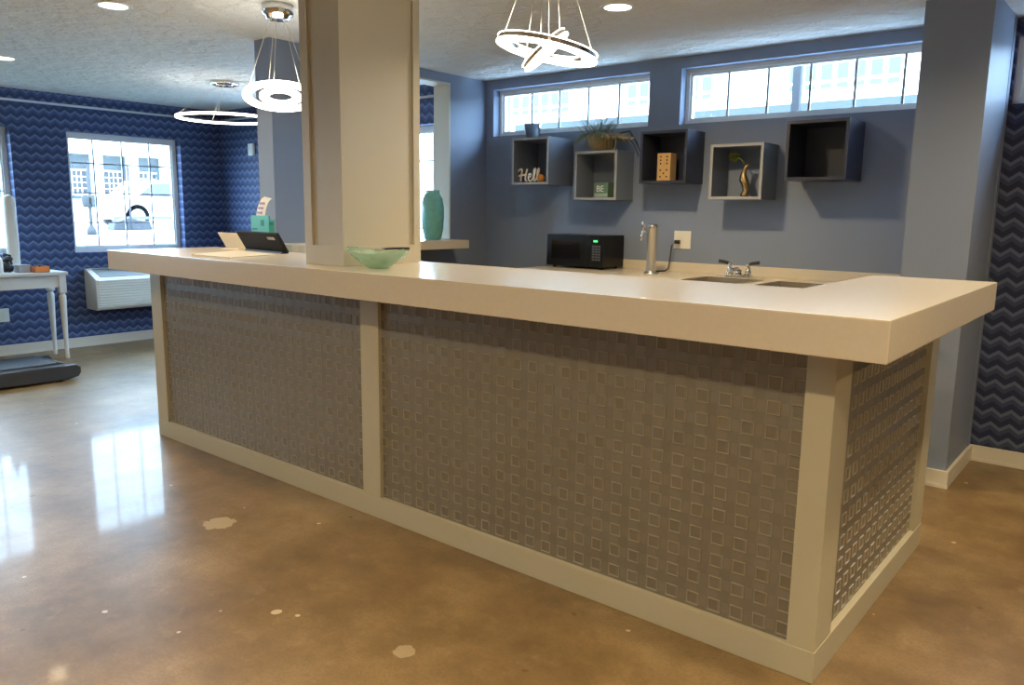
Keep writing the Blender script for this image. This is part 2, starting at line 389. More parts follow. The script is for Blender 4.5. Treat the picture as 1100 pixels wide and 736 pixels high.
# ------------------------------------------------------------------ bar
HT, ZU = 1.133, 1.021
bar = thing('bar', 'long beige-framed bar base clad in embossed grey metal panels', 'bar', (-2.66, 2.9, 0))
BX0, BX1, BY0, BY1 = -4.66, -.667, 2.245, 3.575
MB().box(BX0+.02, BX1-.03, BY0+.03, 2.66, .001, ZU).box(-.94, BX1-.03, 2.66, BY1-.005, .001, ZU).build('carcass', 'bar', bar)
def tin_panel(name, u0, u1, z0, z1, place, u_ref, z_ref, m, pad=.02):
    mb = MB(); b = mb.bm; P = .0762
    def V(u, z, h): return b.verts.new(place(u, z, h))
    base = [V(u0, z0, 0), V(u1, z0, 0), V(u1, z1, 0), V(u0, z1, 0)]; back = [V(u0, z0, -.006), V(u1, z0, -.006), V(u1, z1, -.006), V(u0, z1, -.006)]
    b.faces.new(base); b.faces.new(back[::-1])
    for i in range(4): b.faces.new((base[i], back[i], back[(i+1) % 4], base[(i+1) % 4]))
    ni0 = math.ceil((u0+pad-u_ref)/P); ni1 = math.floor((u1-pad-u_ref)/P); nj0 = math.ceil((z0+pad-z_ref)/P); nj1 = math.floor((z1-pad-z_ref)/P)
    for i in range(ni0, ni1+1):
        for j in range(nj0, nj1+1):
            u = u_ref+i*P; z = z_ref+j*P; R = []
            for r, h in ((.0222, .0002), (.0210, .0040), (.0192, .0040), (.0176, .0008)):
                R.append([V(u-r, z-r, h), V(u+r, z-r, h), V(u+r, z+r, h), V(u-r, z+r, h)])
            for A, B in zip(R, R[1:]):
                for q in range(4): b.faces.new((A[q], A[(q+1) % 4], B[(q+1) % 4], B[q])).material_index = 1
            b.faces.new(R[-1])
    # fine overlap lines of the weave: low strips between the squares
    bmesh.ops.recalc_face_normals(b, faces=b.faces)
    return mb.build(name, [m, 'tin_ridge'], bar)
FY = BY0+.02
tin_panel('metal_panel', BX0+.10, -2.70, .08, ZU-.002, lambda u, z, h: (u, FY-h, z), -.77, .818, 'tin_x')
tin_panel('metal_panel', -2.63, -.735, .08, ZU-.002, lambda u, z, h: (u, FY-h, z), -.77, .818, 'tin_x')
tin_panel('metal_panel', 2.37, BY1-.10, .08, ZU-.002, lambda u, z, h: (BX1-.02+h, u, z), 2.425, .818, 'tin_y')
def post(m): m.build('corner_post', 'bar', bar)
MB().box(BX0, BX0+.122, BY0, BY0+.028, .10, ZU-.002, bev=.002).box(BX0, BX0+.018, BY0+.028, 2.66, .10, ZU-.002).build('left_post', 'bar', bar)
MB().box(-2.725, -2.605, BY0, BY0+.028, .10, ZU-.002, bev=.002).build('middle_post', 'bar', bar)
MB().prism([(-.751, BY0), (BX1, BY0), (BX1, 2.395), (BX1-.026, 2.395), (BX1-.026, BY0+.028), (-.751, BY0+.028)], 'z', .10, ZU-.002, bev=.002).build('corner_post', 'bar', bar)
MB().box(BX1-.026, BX1, BY1-.125, BY1, .10, ZU-.002, bev=.002).build('end_post', 'bar', bar)
MB().prism([(BX0, BY0-.002), (BX1+.002, BY0-.002), (BX1+.002, BY1), (BX1-.027, BY1), (BX1-.027, BY0+.029), (BX0, BY0+.029)], 'z', .001, .10, bev=.002).build('base_rail', 'bar', bar)
tag(MB().prism([(-4.827, 2.08), (-.50, 2.08), (-.50, 3.668), (-.972, 3.668), (-.972, 2.79), (-4.827, 2.79)], 'z', ZU, HT, bev=.004).build('bar_countertop', 'top'),
    'thick white L-shaped countertop lying on the long bar', 'countertop')

# boxed column standing on the bar top
cx0, cx1, cy0, cy1 = -3.118, -2.837, 2.25, 2.727
colo = thing('boxed_column', 'cream panelled square column rising from the bar top to the ceiling', 'column', ((cx0+cx1)/2, (cy0+cy1)/2, HT))
MB().box(cx0+.012, cx1-.012, cy0+.012, cy1-.012, HT+.001, ZC-.001).build('core', 'colpaint', colo)
def col_frame(name, axis, p0, p1, a0, a1, st):
    m = MB(); z0, z1 = HT+.001, ZC-.001
    def bx(a, b, c, d, pp=(p0, p1)): m.box(pp[0], pp[1], a, b, c, d) if axis == 'y' else m.box(a, b, pp[0], pp[1], c, d)
    bx(a0, a0+st, z0, z1); bx(a1-st, a1, z0, z1); bx(a0+st, a1-st, z0, z0+.088); bx(a0+st, a1-st, z1-.088, z1)
    m.build(name, 'colpaint', colo)
col_frame('front_frame', 'x', cy0, cy0+.012, cx0, cx1, .055)
col_frame('back_frame', 'x', cy1-.012, cy1, cx0, cx1, .055)
col_frame('side_frame', 'y', cx1-.012, cx1, cy0+.012, cy1-.012, .03)
col_frame('side_frame', 'y', cx0, cx0+.012, cy0+.012, cy1-.012, .03)

# pass-through sill
tag(MB().box(-4.76, -4.20, 2.93, 2.984, 1.10, 1.165, bev=.004).box(-4.444, -4.20, 2.984, 4.56, 1.10, 1.165, bev=.004).box(-4.76, -4.444, 3.222, 4.592, 1.10, 1.165, bev=.004)
    .build('pass_through_sill', 'top'), 'thin white ledge in the pass-through opening of the blue dividing wall, behind the column', 'ledge')

# ------------------------------------------------------------------ back counter, sinks
CZ = .985
bc = thing('back_counter', 'white back counter with upstand and two sinks under the wall shelves', 'counter', (-2.3, 4.65, 0))
sx = [(-2.275, -1.905), (-1.795, -1.425)]; sy = (4.375, 4.745)
KX0, KX1, KY0 = -3.60, -1.05, 4.315
MB().box(KX0+.02, KX1, KY0+.04, sy[0]-.01, .09, CZ-.04).box(KX0+.02, -2.30, sy[0]-.01, YB-.002, .09, CZ-.04).box(-2.30, KX1, sy[0]-.01, YB-.002, .09, CZ-.2)\
    .box(KX0+.02, KX1, KY0+.09, YB-.002, .001, .09).build('cabinet_body', 'bar', bc)
m = MB()
xs = [KX0, sx[0][0], sx[0][1], sx[1][0], sx[1][1], KX1]
m.box(KX0, KX1, KY0, sy[0], CZ-.04, CZ).box(KX0, KX1, sy[1], YB-.002, CZ-.04, CZ)
for a, b in ((xs[0], xs[1]), (xs[2], xs[3]), (xs[4], xs[5])): m.box(a, b, sy[0], sy[1], CZ-.04, CZ)
m.build('worktop', 'top', bc)
MB().box(KX0+.09, KX1, YB-.022, YB-.002, CZ, 1.052, bev=.002).build('upstand', 'top', bc)
for i in range(4):
    a = KX0+.03+i*.63
    d = MB().box(a, a+.61, KY0+.02, KY0+.04, .11, CZ-.06, bev=.003).build('cabinet_door', 'bar', bc)
    MB().tube([(a+.55, KY0+.018, .70), (a+.55, KY0-.004, .71), (a+.55, KY0-.004, .81), (a+.55, KY0+.018, .82)], .005).build('door_handle', 'steel', d)
for (a, b) in sx:
    m = MB(); w = .012
    m.box(a-w, b+w, sy[0]-w, sy[0]+.003, CZ, CZ+.004).box(a-w, b+w, sy[1]-.003, sy[1]+w, CZ, CZ+.004).box(a-w, a+.003, sy[0], sy[1], CZ, CZ+.004).box(b-.003, b+w, sy[0], sy[1], CZ, CZ+.004)
    m.box(a, a+.003, sy[0], sy[1], CZ-.15, CZ).box(b-.003, b, sy[0], sy[1], CZ-.15, CZ).box(a, b, sy[0], sy[0]+.003, CZ-.15, CZ).box(a, b, sy[1]-.003, sy[1], CZ-.15, CZ).box(a, b, sy[0], sy[1], CZ-.153, CZ-.15)
    s_ = m.build('sink', 'dsteel', bc)
    MB().cyl(((a+b)/2, (sy[0]+sy[1])/2, CZ-.1495), .04, .003).cyl(((a+b)/2, (sy[0]+sy[1])/2, CZ-.1465), .012, .006).build('sink_drain', 'chrome', s_)

# two-handled sink faucet
fx, fy = -2.09, 4.825
fa = thing('sink_faucet', 'chrome two-handled faucet behind the left sink', 'faucet', (fx, fy, CZ))
MB().box(fx-.085, fx+.085, fy-.03, fy+.03, CZ, CZ+.024, bev=.008).build('faucet_base', 'chrome', fa)
MB().cyl((fx, fy, CZ+.022), .018, .03).tube([(fx, fy, CZ+.05), (fx, fy-.03, CZ+.062), (fx, fy-.10, CZ+.058), (fx, fy-.125, CZ+.045)], .011, 12).build('spout', 'chrome', fa)
for sgn in (-1, 1):
    x = fx+sgn*.062
    MB().lathe([(0, 0), (.024, 0), (.02, .02), (.014, .035), (.012, .06), (.015, .075), (0, .08)], (x, fy, CZ+.02), 20).build('handle_stem', 'chrome', fa)
    MB().tube([(x, fy, CZ+.09), (x+sgn*.03, fy-.005, CZ+.098), (x+sgn*.072, fy-.012, CZ+.104)], .009, 10, r_end=.012).build('lever_handle', 'blackm', fa)

# draught tower with one tap
tx, ty = -2.66, 4.70
tw = thing('tap_tower', 'chrome cylindrical tap tower standing beside the black microwave', 'tap tower', (tx, ty, CZ))
MB().lathe([(0, 0), (.05, 0), (.05, .008), (.036, .014), (.034, .02)], (tx, ty, CZ)).build('base_flange', 'steel', tw)
MB().lathe([(.031, .018), (.031, .30), (.034, .302), (.034, .318), (.03, .328), (0, .332)], (tx, ty, CZ)).build('tower_body', 'steel', tw)
dx, dy = -.80, -.60
def td(r, z): return (tx+dx*r, ty+dy*r, CZ+z)
tp = MB().tube([td(.028, .285), td(.055, .285), td(.066, .275)], .011, 12).tube([td(.066, .282), td(.068, .25), td(.074, .222)], .011, 12, r_end=.007).build('tap_spout', 'chrome', tw)
MB().lathe([(0, 0), (.006, 0), (.007, .02), (.012, .035), (.009, .05), (.011, .06), (0, .066)], td(.062, .288), 14).build('tap_lever', 'chrome', tp)
# outlet by the tower, with its lead
ol = thing('wall_outlet', 'cream double outlet plate on the blue wall above the back counter', 'outlet', (-2.6, YB, 1.21))
MB().box(-2.668, -2.540, YB-.007, YB-.001, 1.147, 1.270, bev=.002).build('cover_plate', 'plate', ol)
for x in (-2.634, -2.574): 
    MB().box(x-.017, x+.017, YB-.009, YB-.006, 1.175, 1.24, bev=.001).build('receptacle', 'plate', ol)
cd = thing('power_cord', 'black power cord plugged into the outlet beside the tap tower', 'cord', (-2.66, YB-.02, 1.2))
MB().tube([(-2.634, YB-.012, 1.192), (-2.636, YB-.04, 1.190), (-2.66, YB-.05, 1.17), (-2.672, YB-.045, 1.08), (-2.674, YB-.06, 1.01), (-2.68, YB-.09, .992), (-2.70, 4.86, .991), (-2.69, 4.79, .991), (-2.67, 4.755, .991)], .005, 8).build('lead', 'blackm', cd)
MB().box(-2.652, -2.616, YB-.035, YB-.0095, 1.180, 1.206, bev=.004).build('plug', 'blackm', cd)

# microwave
mw = thing('microwave', 'black countertop microwave with a green display on the back counter', 'microwave', (-3.3, 4.85, CZ))
mx0, mx1, my0, my1, mz0, mz1 = -3.555, -3.06, 4.715, 5.0, CZ+.014, CZ+.243
MB().box(mx0, mx1, my0+.018, my1, mz0, mz1, bev=.008).build('housing', 'black', mw)
dr = MB().box(mx0, mx1-.115, my0, my0+.017, mz0+.002, mz1-.002, bev=.004).build('door', 'black', mw)
MB().box(mx0+.045, mx1-.165, my0-.0015, my0+.001, mz0+.05, mz1-.045, bev=.0005).build('door_window', 'glassblack', dr)
cp = MB().box(mx1-.113, mx1, my0+.001, my0+.017, mz0+.002, mz1-.002, bev=.003).build('control_panel', 'black', mw)
MB().box(mx1-.08, mx1-.045, my0-.0005, my0+.0015, mz1-.048, mz1-.034).build('display', 'led', cp)
m = MB()
for r in range(6):
    for c in range(3): m.box(mx1-.09+c*.025, mx1-.07+c*.025, my0-.0005, my0+.0015, mz0+.05+r*.019, mz0+.063+r*.019)
m.build('keypad', 'key', cp)
for x in (mx0+.04, mx1-.04):
    for y in (my0+.05, my1-.04): MB().cyl((x, y, CZ), .012, .016).build('foot', 'blackm', mw)

# ------------------------------------------------------------------ cube shelves
def shelf(x0, z0, y0, label, body, edge, wd=.35, ht=.345, t=.018, back=True):
    x1, z1, yb = x0+wd, z0+ht, YB-.001
    o = thing('cube_shelf', label, 'shelf', (x0+wd/2, YB, z0), 'open cube shelves on the blue wall')
    for n, b in (('top_panel', (x0, x1, z1-t, z1)), ('bottom_panel', (x0, x1, z0, z0+t)), ('side_panel', (x0, x0+t, z0+t, z1-t)), ('side_panel', (x1-t, x1, z0+t, z1-t))):
        MB().box(b[0], b[1], y0+.003, yb, b[2], b[3]).build(n, body, o)
    if back: MB().box(x0+t, x1-t, yb-.006, yb, z0+t, z1-t).build('back_panel', body, o)
    e = MB()
    for b in ((x0, x1, z1-t, z1), (x0, x1, z0, z0+t), (x0, x0+t, z0+t, z1-t), (x1-t, x1, z0+t, z1-t)): e.box(b[0], b[1], y0, y0+.003, b[2], b[3])
    e.build('front_edge', edge, o)
    return o
M['edgedark'] = M['shelfdark']
shelf(-3.905, 1.590, 4.715, 'grey-blue cube shelf holding the white script lettering', 'shelfgrey', 'edge')
shelf(-3.380, 1.478, 4.80, 'grey cube shelf holding the small green tin', 'shelfsteel', 'edge', wd=.36)
shelf(-2.825, 1.588, 4.78, 'navy cube shelf holding the wooden domino block', 'shelfdark', 'shelfdark')
shelf(-2.312, 1.482, 4.79, 'grey cube shelf with pale edges holding the gold figurine', 'shelfsteel', 'edge', back=False)
shelf(-1.805, 1.592, 4.735, 'empty near-black cube shelf at the right of the row', 'shelfdark', 'shelfdark', wd=.357)

# metal bucket on the first shelf
bk = thing('metal_bucket', 'small silver metal bucket on top of the left shelf', 'bucket', (-3.83, 4.87, 1.936))
MB().lathe([(0, 0), (.048, 0), (.062, .105), (.068, .107), (.068, .113), (.06, .113), (.046, .004), (0, .004)], (-3.83, 4.87, 1.936)).build('bucket_body', 'steel', bk)
for sg in (-1, 1): MB().box(-3.83+sg*.066-.008, -3.83+sg*.066+.008, 4.862, 4.878, 1.936+.078, 1.936+.125, bev=.003).build('ear', 'steel', bk)

# script sign "Hell" + orange o
def text_mesh(body, size, ext, m, parent, mtx, name='lettering', shear=0, bev=0):
    cu = bpy.data.curves.new('lettering', 'FONT'); cu.body = body; cu.size = size; cu.extrude = ext; cu.shear = shear; cu.bevel_depth = bev; cu.offset = 0.0025 if size > .08 else 0
    tmp = bpy.data.objects.new('tmp', cu); COL.objects.link(tmp)
    me = bpy.data.meshes.new_from_object(tmp.evaluated_get(bpy.context.evaluated_depsgraph_get())); bpy.data.objects.remove(tmp)
    me.transform(mtx); me.materials.clear(); me.materials.append(M[m]); me.name = name
    o = bpy.data.objects.new(name, me); COL.objects.link(o)
    o.parent = parent
    if parent and not parent.parent: o.matrix_parent_inverse = Matrix.Translation(-parent.location)
    return o
RX = Matrix.Rotation(PI/2, 4, 'X')
hz = 1.609
hs = thing('script_sign', 'white script greeting sign with an orange letter o in the left shelf', 'sign', (-3.75, 4.78, hz))
def letter(n, strokes, r=.0075):
    m = MB()
    for st in strokes:
        pts = [Vector((x, 4.775, hz+.008+z)) for x, z in st]
        # smooth the stroke
        for _ in range(2):
            q = [pts[0]]
            for a, b in zip(pts, pts[1:]): q += [a*.75+b*.25, a*.25+b*.75]
            pts = q+[pts[-1]]
        m.tube(pts, r, 8)
    m.build(n, 'letter', hs)
X0 = -3.875
letter('letter_h', [[(X0-.015, .075), (X0+.005, .092), (X0+.028, .090), (X0+.016, .04), (X0+.012, .0)], [(X0+.075, .092), (X0+.062, .05), (X0+.056, .01), (X0+.075, .0)], [(X0-.005, .042), (X0+.03, .046), (X0+.07, .052)]])
letter('letter_e', [[(X0+.085, .028), (X0+.112, .036), (X0+.112, .055), (X0+.095, .055), (X0+.084, .03), (X0+.092, .004), (X0+.115, .0), (X0+.128, .018)]])
letter('letter_l', [[(X0+.126, .01), (X0+.15, .06), (X0+.155, .095), (X0+.143, .092), (X0+.138, .03), (X0+.145, .0), (X0+.162, .012)]])
letter('letter_l', [[(X0+.160, .01), (X0+.184, .06), (X0+.189, .095), (X0+.177, .092), (X0+.172, .03), (X0+.179, .0), (X0+.196, .012)]])
MB().sphere((-3.667, 4.772, hz+.030), .030, sc=(1, .8, .98)).build('letter_o', 'orange', hs)

# planter on the second shelf
pz = 1.824
pl = thing('potted_plant', 'grassy plant with trailing dried stems in a gold woven basket on the second shelf', 'plant', (-3.20, 4.90, pz))
MB().lathe([(0, 0), (.075, 0), (.095, .04), (.105, .085), (.11, .115), (.10, .115), (.09, .08), (.06, .06), (0, .06)], (-3.21, 4.89, pz), 28).build('basket', 'basket', pl)
m = MB()
for i in range(75):
    a = random.uniform(0, 2*PI); L = random.uniform(.14, .28); s0 = Vector((-3.235+random.gauss(0, .035), 4.89+random.gauss(0, .03), pz+.07))
    d = Vector((math.cos(a)*.5, math.sin(a)*.35, 1))
    pts = [s0+d*L*t*.85+Vector((math.cos(a), math.sin(a)*.5, -.35))*L*t*t*.3 for t in (0, .3, .6, .8, 1)]
    m.tube([(p.x, min(p.y, 5.01), p.z) for p in pts], .0028, 4, r_end=.0008)
for i in range(70):
    a = random.uniform(PI*.75, PI*2.1); L = random.uniform(.07, .15); s0 = Vector((-3.215+.085*math.cos(a), 4.89+.085*math.sin(a), pz+.108))
    d = Vector((math.cos(a)*.7, math.sin(a)*.5, .75)); pts = [s0+d*L*t+Vector((math.cos(a)*.3, math.sin(a)*.1, -1.5))*L*t*t*.8 for t in (0, .3, .6, .85, 1)]
    m.tube([(p.x, min(p.y, 5.0), max(p.z, pz+.006)) for p in pts], .004, 4, r_end=.001)
m.build('grass_blades', 'leaf', pl)
m = MB()
for i in range(150):
    a = random.uniform(-1.3, 1.3); L = random.uniform(.10, .24); s0 = Vector((-3.17+random.gauss(0, .03), 4.88+random.gauss(0, .03), pz+.10))
    d = Vector((math.cos(a), math.sin(a)*.5-.15, .5)); pts = [s0+d*L*t*.8+Vector((.1, 0, -1))*L*t*t*.5 for t in (0, .3, .6, .85, 1)]
    m.tube([(p.x, min(p.y, 5.0), max(p.z, pz+.004)) for p in pts], .003, 4, r_end=.001)
    if i % 4 == 0: m.sphere((pts[-1].x, min(pts[-1].y, 5.0), max(pts[-1].z, pz+.012)), .011, sub=1)
for i in range(5):
    x = -3.17+i*.028
    m.tube([(x, 4.84, pz+.10), (x+.02, 4.80, pz+.05), (x+.03, 4.782, pz-.02), (x+.02, 4.778, pz-.05-.01*i)], .003, 4, r_end=.001)
m.build('dried_stems', 'dry', pl)
m = MB()
for i in range(4):
    o_ = random.uniform(-.02, .02)
    m.tube([(-3.12, 4.93, pz+.12), (-3.04+o_, 4.97, pz+.13+o_), (-2.985+o_, 4.99, pz+.05), (-2.955+o_*.6, 5.0, pz+.0-abs(o_)*2)], .004, 4, r_end=.002)  # dark strands by the wall stand in for the plant's cast shadow
m.tube([(-3.23, 4.89, pz+.06), (-3.225, 4.89, pz+.16), (-3.21, 4.89, pz+.22)], .009, 6, r_end=.004)
m.build('shadow_strands_and_stalk', 'darkstrand', pl)

# green tin
gz = 1.497
gt = thing('green_tin', 'small green tin box lettered BE inside the second shelf', 'tin', (-3.17, 4.9, gz))
MB().box(-3.255, -3.135, 4.875, 4.965, gz, gz+.105, bev=.006).build('tin_body', 'greenbox', gt)
MB().box(-3.2505, -3.1395, 4.8742, 4.8755, gz+.006, gz+.03).build('label_band', 'greenlt', gt)
text_mesh('BE', .062, .0012, 'paper', gt, Matrix.Translation((-3.235, 4.8735, gz+.042)) @ RX)

# domino
dz = 1.607
dm = thing('domino_block', 'pale wooden domino block with dark pips inside the navy shelf', 'ornament', (-2.68, 4.9, dz))
MB().box(-2.735, -2.635, 4.86, 4.945, dz, dz+.185, bev=.003).build('block', 'wood', dm)
for px_, pz_ in [(c, r) for c in (-.024, .024) for r in (.115, .138, .161)] + [(-.024, .028), (.024, .028), (0, .05), (-.024, .072), (.024, .072)]:
    MB().cyl((-2.685+px_, 4.8615, dz+pz_), .0062, .002, 12, mtx=Matrix.Rotation(PI/2, 4, 'X')).build('pip', 'hole', dm)

# gold figurine with sprig
fz = 1.501
fg = thing('gold_figurine', 'slender gold twisted bottle with a leafy sprig inside the pale-edged shelf', 'figurine', (-2.13, 4.92, fz))
m = MB(); prof = [(0, 0), (.028, 0), (.03, .01), (.02, .04), (.028, .08), (.032, .105), (.02, .14), (.014, .165), (.02, .19), (.016, .205), (0, .207)]
m.lathe(prof, (-2.128, 4.92, fz), 20, sx=1, sy=.8)
for v in m.bm.verts:
    t = (v.co.z-fz)/.2; v.co.x += .012*math.sin(t*7)
m.build('twisted_bottle', 'gold', fg)
m = MB().tube([(-2.135, 4.92, fz+.2), (-2.16, 4.925, fz+.235), (-2.20, 4.935, fz+.255)], .003, 6)
for i in range(9):
    a = i*.75; m.sphere((-2.215+.022*math.cos(a), 4.935+.012*math.sin(a*1.7), fz+.255+.022*math.sin(a)), .016, sc=(1, .35, .7), sub=2)
m.build('leafy_sprig', 'lime', fg)

# ------------------------------------------------------------------ things on the bar and the ledge
bwx, bwy = -2.665, 2.305
bw = thing('glass_bowl', 'sea-green glass bowl on the bar top beside the cream column', 'bowl', (bwx, bwy, HT))
m = MB().lathe([(0, 0), (.042, 0), (.046, .004), (.084, .026), (.113, .05), (.135, .078), (.132, .082), (.109, .057), (.08, .034), (.042, .012), (0, .010)], (bwx, bwy, HT+.0005), 48)
for v in m.bm.verts:
    a = math.atan2(v.co.y-bwy, v.co.x-bwx); h = (v.co.z-HT)/.082
    v.co.z += .010*h*h*math.sin(2*a+.6); v.co.x += .012*h*h*math.cos(a)
m.build('bowl_body', 'bowl', bw)
sp_ = thing('serving_spoon', 'dark metal spoon lying across the sea-green bowl', 'spoon', (bwx, bwy, HT+.09))
MB().sphere((bwx+.02, bwy-.01, HT+.083), .026, sc=(1.25, .75, .22)).build('spoon_bowl', 'steel', sp_)
MB().tube([(bwx+.03, bwy-.005, HT+.086), (bwx+.09, bwy+.015, HT+.090), (bwx+.165, bwy+.03, HT+.092)], .004, 8, r_end=.006).build('spoon_handle', 'blackm', sp_)

# tall vase on the ledge
vx, vy, vz = -4.40, 4.36, 1.1655
MBv = MB().lathe([(0, 0), (.055, 0), (.066, .01), (.080, .08), (.088, .17), (.087, .25), (.076, .315), (.058, .345), (.052, .365), (.058, .378), (.05, .378), (.044, .362), (.05, .345), (.066, .31), (.078, .25), (.078, .17), (.05, .015), (0, .012)], (vx, vy, vz), 40)
tag(MBv.build('teal_vase', 'vase'), 'tall teal frosted glass vase on the pass-through ledge', 'vase')

# tablet / till screen seen from behind
def oriented(p0, p1): # x axis from p0 to p1
    d = Vector((p1[0]-p0[0], p1[1]-p0[1], 0)).normalized(); n = Vector((-d.y, d.x, 0))
    return Matrix(((d.x, n.x, 0, p0[0]), (d.y, n.y, 0, p0[1]), (0, 0, 1, p0[2]), (0, 0, 0, 1))), math.hypot(p1[0]-p0[0], p1[1]-p0[1])
A, L = oriented((-4.365, 2.725, HT), (-3.855, 2.665, HT))
lp = thing('till_screen', 'black till screen tilted on the bar left of the column, seen from behind', 'screen', (-4.1, 2.69, HT))
tilt = A @ Matrix.Translation((0, 0, .009)) @ Matrix.Rotation(math.radians(30), 4, 'X')
MB().box(0, L, -.012, .006, 0, .125, bev=.004).build('screen_shell', 'screenblack', lp, tilt)
MB().box(.01, L-.01, .006, .008, .01, .115).build('display_glass', 'glassblack', lp, tilt)
m = MB()
for a, b in ((.74, .758), (.775, .79), (.80, .83), (.84, .87), (.875, .905)): m.box(L*a, L*b, -.0135, -.0115, .086, .104)
m.build('logo_print', 'greylogo', lp, tilt)
MB().box(.02, L-.02, -.03, .012, 0, .008, bev=.003).build('stand_foot', 'blackm', lp, A)
# cream card beside the screen
A2, L2 = oriented((-4.645, 2.745, HT), (-4.385, 2.735, HT))
cs = thing('cream_card_stand', 'cream tilted card left of the black till screen, at the far end of the bar', 'card', (-4.5, 2.74, HT))
MB().box(0, L2, 0, .004, 0, .11).build('card', 'creamcard', cs, A2 @ Matrix.Translation((0, 0, .005)) @ Matrix.Rotation(math.radians(30), 4, 'X'))
MB().box(.02, L2-.02, -.05, .012, 0, .004).build('card_foot', 'creamcard', cs, A2)
tag(MB().prism([(-4.047, 2.186), (-3.668, 2.185), (-3.784, 2.538), (-4.255, 2.586)], 'z', HT, HT+.006, bev=.0015).build('desk_mat', 'matcard'), 'flat cream mat lying on the bar in front of the black screen', 'mat')
# brochure holder
bh = thing('brochure_holder', 'teal brochure holder with a curved white leaflet behind the black screen', 'holder', (-4.25, 2.765, HT))
hx0, hx1, hy = -4.355, -4.165, 2.768
MB().box(hx0, hx1, hy-.020, hy-.013, HT, HT+.212, bev=.002).box(hx0, hx1, hy+.013, hy+.020, HT, HT+.185, bev=.002).box(hx0, hx1, hy-.013, hy+.013, HT, HT+.006).box(hx0, hx0+.005, hy-.013, hy+.013, HT, HT+.19).box(hx1-.005, hx1, hy-.013, hy+.013, HT, HT+.16).build('pocket', 'teal', bh)
for a, b, c, d in ((-4.25, -4.215, .15, .185), (-4.345, -4.29, .125, .135), (-4.24, -4.21, .09, .11)):
    MB().box(a, b, hy-.0215, hy-.0195, HT+c, HT+d).build('pocket_print', 'tealdark', bh)
m = MB(); b = m.bm; rows = []
for i in range(11):
    t = i/10; z = HT+.08+.245*math.sin(t*1.45)/math.sin(1.45); x = -4.335+.115*t*t
    rows.append([b.verts.new((x, hy-.006, z)), b.verts.new((x+.09-.02*t, hy-.002, z-.012)), b.verts.new((x+.09-.02*t, hy, z-.012)), b.verts.new((x, hy-.004, z))])
for P_, Q in zip(rows, rows[1:]):
    for q in range(4): b.faces.new((P_[q], P_[(q+1) % 4], Q[(q+1) % 4], Q[q]))
b.faces.new(rows[0]); b.faces.new(rows[-1][::-1]); bmesh.ops.recalc_face_normals(b, faces=b.faces)
lf = m.build('leaflet', 'paper', bh)
for i in range(3): MB().box(-4.305+.016*i, -4.255+.016*i, hy-.0085, hy-.0035, HT+.222+i*.028, HT+.235+i*.028).build('leaflet_print', 'purple', lf)

# ------------------------------------------------------------------ ceiling lights
def can(x, y, label, group='recessed ceiling lights', k=1):
    o = thing('recessed_light', label, 'ceiling light', (x, y, ZC), group)
    MB().torus((x, y, ZC), .078, [(-.008, -.0005), (-.008, -.006), (.012, -.006), (.016, -.0005)], 40).build('trim_ring', 'white', o)
    MB().lathe([(0, -.006), (.070, -.004), (.070, -.001), (0, -.001)], (x, y, ZC), 32).build('lens', 'lens', o)
    l = bpy.data.lights.new('lamp_light', 'AREA'); l.shape = 'DISK'; l.size = .13; l.energy = CAN_POWER; l.color = CAN_COL; l.spread = math.radians(150)
    lo = bpy.data.objects.new('lamp_light', l); COL.objects.link(lo); lo.location = (0, 0, -.012); lo.parent = o
    lo.data.energy *= k
    return o
can(-2.32, 3.645, 'recessed round ceiling light above the bar nook, right of the tilted ring pendant', k=1.6)
can(-4.44, 2.035, 'recessed round ceiling light at the top left, left of the column')
can(-6.64, 2.226, 'recessed round ceiling light cut by the left picture edge', k=.1)
for x, y in ((-2.3, .4), (-.1, .4), (-4.44, .4), (-6.64, .4), (2.0, .4), (2.0, 2.03), (-.1, 2.03), (-.1, 3.65), (2.0, 3.65), (-2.3, -1.3), (-4.44, -1.3), (-.1, -1.3)):
    can(x, y, 'recessed round ceiling light outside the picture, above the bar front', k={(-.1, .4): 2.0, (-2.3, .4): 1.15, (-4.44, .4): .75}.get((x, y), 1))

def pendant(cx, cy, zr, label, rings, canopy_r, canopy_h, wires):
    """rings: (R, radial width, tilt matrix, body)"""
    o = thing('ring_pendant', label, 'pendant light', (cx, cy, ZC), 'ring pendants')
    MB().lathe([(0, -.0005), (canopy_r, -.0005), (canopy_r, -canopy_h*.7), (canopy_r*.8, -canopy_h*.75), (canopy_r*.7, -canopy_h), (0, -canopy_h)], (cx, cy, ZC), 32).build('canopy', 'chrome', o)
    for (R, w, tm, hb) in rings:
        c = (cx, cy, zr)
        rb = MB().torus(c, R, [(-w+.004, .004), (-w+.004, hb), (0, hb), (0, .004)], 96, mtx=tm).build('ring_body', 'chrome', o)
        MB().torus(c, R, [(-w, -.003), (-w, .0035), (.003, .0035), (.003, -.003), (-.003, -.005), (-w+.005, -.005)], 96, mtx=tm).build('ring_diffuser', 'ring', rb)
        MB().torus(c, R, [(-w+.002, hb+.0005), (-w+.002, hb+.003), (.002, hb+.003), (.002, hb+.0005)], 96, mtx=tm).build('top_light_strip', 'ring', rb)
    for (R, ang, tm, hb, fr) in wires:
        e = Vector((cx, cy, zr)) + (tm @ Vector((R*math.cos(ang), R*math.sin(ang), hb+.005)))
        s_ = Vector((cx+canopy_r*fr*math.cos(ang), cy+canopy_r*fr*math.sin(ang), ZC-canopy_h*.95))
        MB().tube([s_, e], .0018, 6).build('suspension_wire', 'wire', o)
    return o
def tilt_m(axis, deg): return Matrix.Rotation(math.radians(deg), 4, Vector(axis))
v2 = Vector((-3.72, 2.557, 0)).normalized(); rt2 = Vector((v2.y, -v2.x, 0))
T2 = tilt_m(rt2, -15)
